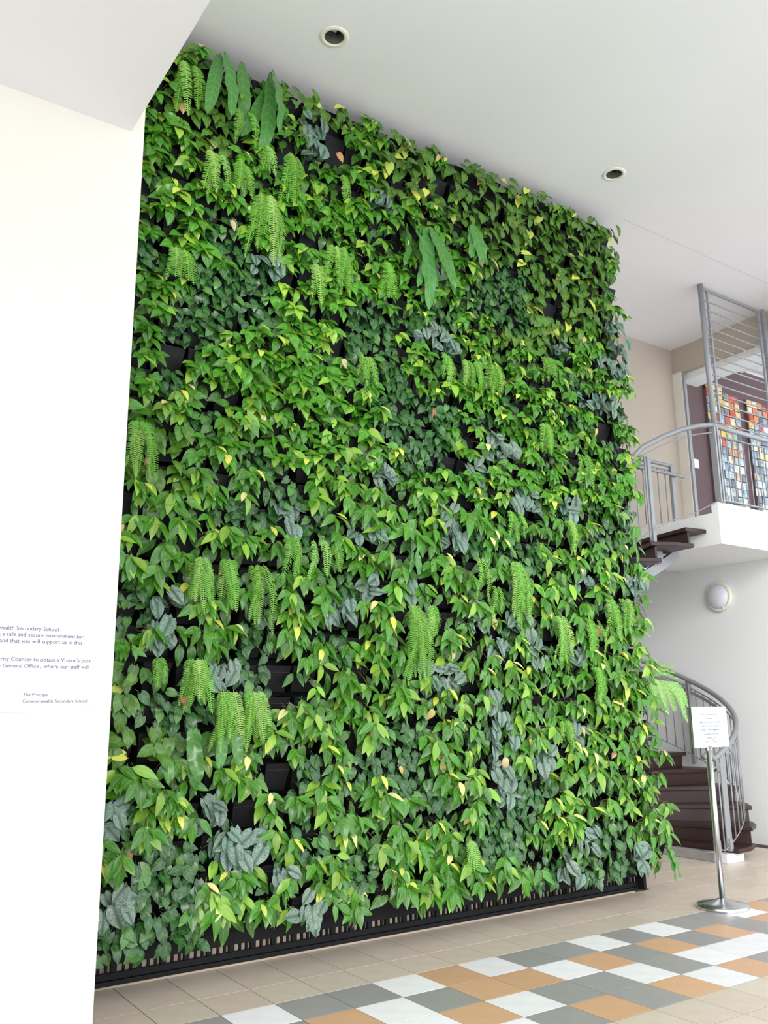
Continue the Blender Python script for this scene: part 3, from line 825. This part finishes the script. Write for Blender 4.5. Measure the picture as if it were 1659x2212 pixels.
fern_at = {(i, r): (n, l) for i, r, n, l in FERNS}
strap_at = {(i, r): (n, l) for i, r, n, l in STRAPS}
for r, row in enumerate(GRID):
    for i, code in enumerate(row):
        ch = '-blpdsft.'[code]
        if ch == '-':
            continue
        nm, desc, grp = NAMES[ch]
        root = empty(nm, (X0 + DX * i + R.uniform(-.012, .012), 0, Z0 - DZ * r + R.uniform(-.01, .01)))
        link('pot', POT, root)
        link('soil', SOILM, root)
        ny = 0
        edge = .3 if i == 23 else 0.0
        if ch in 'bl':
            size = R.uniform(.80, 1.12)
            vig = R.uniform(.75, 1.25)
            low = .05 if r == 28 else 0
            nw = (5 if vig > .95 else 4) if ch == 'b' else (4 if vig > .95 else 3)
            for w in range(nw):
                at = (R.uniform(-.125, .125), R.uniform(-.18, -.07), R.uniform(-.095, .115) + low)
                put_stem(root, at)
                y = R.random() < .21
                ny += y
                cnt = R.choice((3, 4, 5, 6)) if ch == 'b' else R.choice((3, 4, 4, 5))
                whorl(root, ch, at, cnt, (R.uniform(50, 95) if ch == 'b' else R.uniform(38, 72)), size, (.15, 1.0) if ch == 'b' else (.15, .8), y)
            for w in range(4):     # fill leaves further in, shade put into their darker green
                a = radians(R.uniform(-65, 65))
                put_leaf(root, R.choice(LV[ch]), (R.uniform(-.1, .1), -.075, R.uniform(-.06, .06)), (sin(a), -.25, -cos(a)), (R.uniform(-.4, .4), -1, .25), size * 1.05, colour((58, 108, 34), .15))
        elif ch == 'p':
            for w in range(13):
                a = radians(R.gauss(0, 42))
                y = R.random() < .07
                ny += y
                put_leaf(root, R.choice(LV['p']), (R.uniform(-.1, .1), R.uniform(-.16, -.07), R.uniform(-.08, .08)), (sin(a), -R.uniform(.1, .7), -cos(a)), (sin(a) * .3 + R.uniform(-.4, .4), -1, R.uniform(.1, .8)), R.uniform(.7, 1.08), colour(YOUNG if y else BASECOL['p'], .22), label='pale yellow young leaf' if y else None)
        elif ch == 'd':
            for w in range(24):
                a = radians(R.gauss(0, 38))
                put_leaf(root, R.choice(LV['d']), (R.uniform(-.105, .105), R.uniform(-.13, -.06), R.uniform(-.13, .08)), (sin(a), -R.uniform(.1, .6), -cos(a)), (R.uniform(-.5, .5), -1, R.uniform(0, .7)), R.uniform(.68, 1.1), colour(BASECOL['d'] if R.random() < .8 else (72, 120, 52), .22))
        elif ch == 's':
            for w in range(9):
                a = radians(R.gauss(0, 45))
                put_leaf(root, R.choice(LV['s']), (R.uniform(-.1, .1), R.uniform(-.17, -.09), R.uniform(-.08, .09)), (sin(a), -R.uniform(.1, .6), -cos(a)), (R.uniform(-.5, .5), -1, R.uniform(.1, .8)), R.uniform(.62, 1.0), colour(BASECOL['s'], .15))
            for w in range(5):
                a = radians(R.gauss(0, 45))
                put_leaf(root, R.choice(LV['d']), (R.uniform(-.1, .1), -.075, R.uniform(-.1, .06)), (sin(a), -.2, -cos(a)), (R.uniform(-.5, .5), -1, .3), R.uniform(.8, 1.1), colour(BASECOL['d'], .2), label='dark green plain leaf')
        elif ch == 'f':
            n, l = fern_at[(i, r)]
            for w in range(n):
                a = radians((w / max(1, n - 1) - .5) * (14 + 3 * n) + R.uniform(-4, 4)) if n > 1 else 0.0
                ll = l * R.uniform(.78, 1.12)
                me = min(FR, key=lambda m: abs(float(m.vertices[24].co.x) - ll))
                s = ll / float(me.vertices[24].co.x)
                put_leaf(root, me, (R.uniform(-.05, .05) + sin(a) * .05, -.13 - R.uniform(0, .05), .075), (sin(a) * .7, -R.uniform(.12, .3), -cos(a)), (R.uniform(-.45, .45), -1, .25), s, colour(BASECOL['f'] if R.random() < .75 else (154, 200, 98), .14), name='frond')
            for w in range(7):
                a = radians(R.uniform(-65, 65))
                put_leaf(root, R.choice(LV['b']), (R.uniform(-.09, .09), -.07, R.uniform(-.06, .05)), (sin(a), -.25, -cos(a)), (R.uniform(-.4, .4), -1, .3), .9, colour((66, 118, 38), .15), label='plain leaf of a neighbouring creeper')
        elif ch == 't':
            n, l = strap_at[(i, r)]
            for w in range(n):
                a = radians((w - (n - 1) / 2) * 15 + R.uniform(-6, 6))
                ll = l * R.uniform(.75, 1.1)
                me = min(LV['t'], key=lambda m: abs(max(v.co.x for v in m.vertices) - ll))
                s = ll / max(v.co.x for v in me.vertices)
                put_leaf(root, me, (R.uniform(-.05, .05), -.15 - .03 * w, .07), (sin(a), -R.uniform(.15, .45), -cos(a)), (R.uniform(-.6, .6), -1, .35), s, colour(BASECOL['t'], .12), name='strap_leaf')
            for w in range(8):
                a = radians(R.uniform(-65, 65))
                put_leaf(root, R.choice(LV['p']), (R.uniform(-.09, .09), -.08, R.uniform(-.08, .05)), (sin(a), -.25, -cos(a)), (R.uniform(-.4, .4), -1, .3), .9, colour((66, 112, 40), .15))
        # trailing leaves that hang past the end of the frame
        if i == 23 and ch in 'bldps':
            for w in range(3):
                me = R.choice(LV[ch])
                put_leaf(root, me, (R.uniform(.03, .08), R.uniform(-.1, .06), R.uniform(-.1, .08)), (.4, R.uniform(-.3, .1), -1), (.6, -.8, .5), R.uniform(.8, 1.05), colour(BASECOL[ch], .2))
        # the odd withered leaf
        if ch != '.' and R.random() < .055:
            a = radians(R.uniform(-50, 50))
            put_leaf(root, R.choice(LV['b']), (R.uniform(-.08, .08), -.16, R.uniform(-.06, .05)), (sin(a), -.2, -cos(a)), (R.uniform(-.6, .6), -1, .2), R.uniform(.6, .85), colour(R.choice(((150, 88, 52), (178, 130, 88), (206, 176, 138), (196, 168, 96))), .12), label='withered brown leaf')
        if ch in 'bl' and ny:
            desc = ('bright yellow-tipped oval-leaved plant' if ch == 'b' else 'bright yellow-tipped lance-leaved plant')
        tag(root, desc + ', ' + where(i, r), CATS.get(ch, 'plant'), grp)

# fern and strap leaf that stick out past the far end of the frame
fe = empty('sword_fern', (4.02, -.02, 1.62))
link('pot', POT, fe).scale = (.7, .8, .8)
tag(fe, 'pale feathery fern arching out past the stair end of the living wall', 'fern', 'sword ferns of the living wall')
for w in range(9):
    x = .02 + .026 * w
    put_leaf(fe, FR[1] if w % 3 else FR[2], (x, -.07 - .012 * w, .10 - .004 * w), (.16 + .05 * w + R.uniform(-.08, .08), -R.uniform(.1, .3), -.95), (-.35 + R.uniform(-.3, .3), -1, .25), R.uniform(.72, 1.0), colour((164, 212, 120), .12), name='frond')
for w in range(3):
    put_leaf(fe, FR[1], (.03, -.08, .12 + .02 * w), (1.0, -.3, .12 * w), (-.3, -.6, .9), R.uniform(.9, 1.1), colour((164, 212, 120), .12), name='frond')
se = empty('strap_fern', (4.03, -.05, .36))
link('pot', POT, se).scale = (.6, .7, .7)
tag(se, 'glossy strap leaf drooping to the floor at the stair end of the living wall', 'fern', 'strap ferns of the living wall')
for w in range(2):
    put_leaf(se, LV['t'][0], (.03 + .03 * w, -.06, .02), (.45 + .2 * w, -.2, -1), (.3, -1, .4), .95, colour((70, 150, 62), .1), name='strap_leaf')
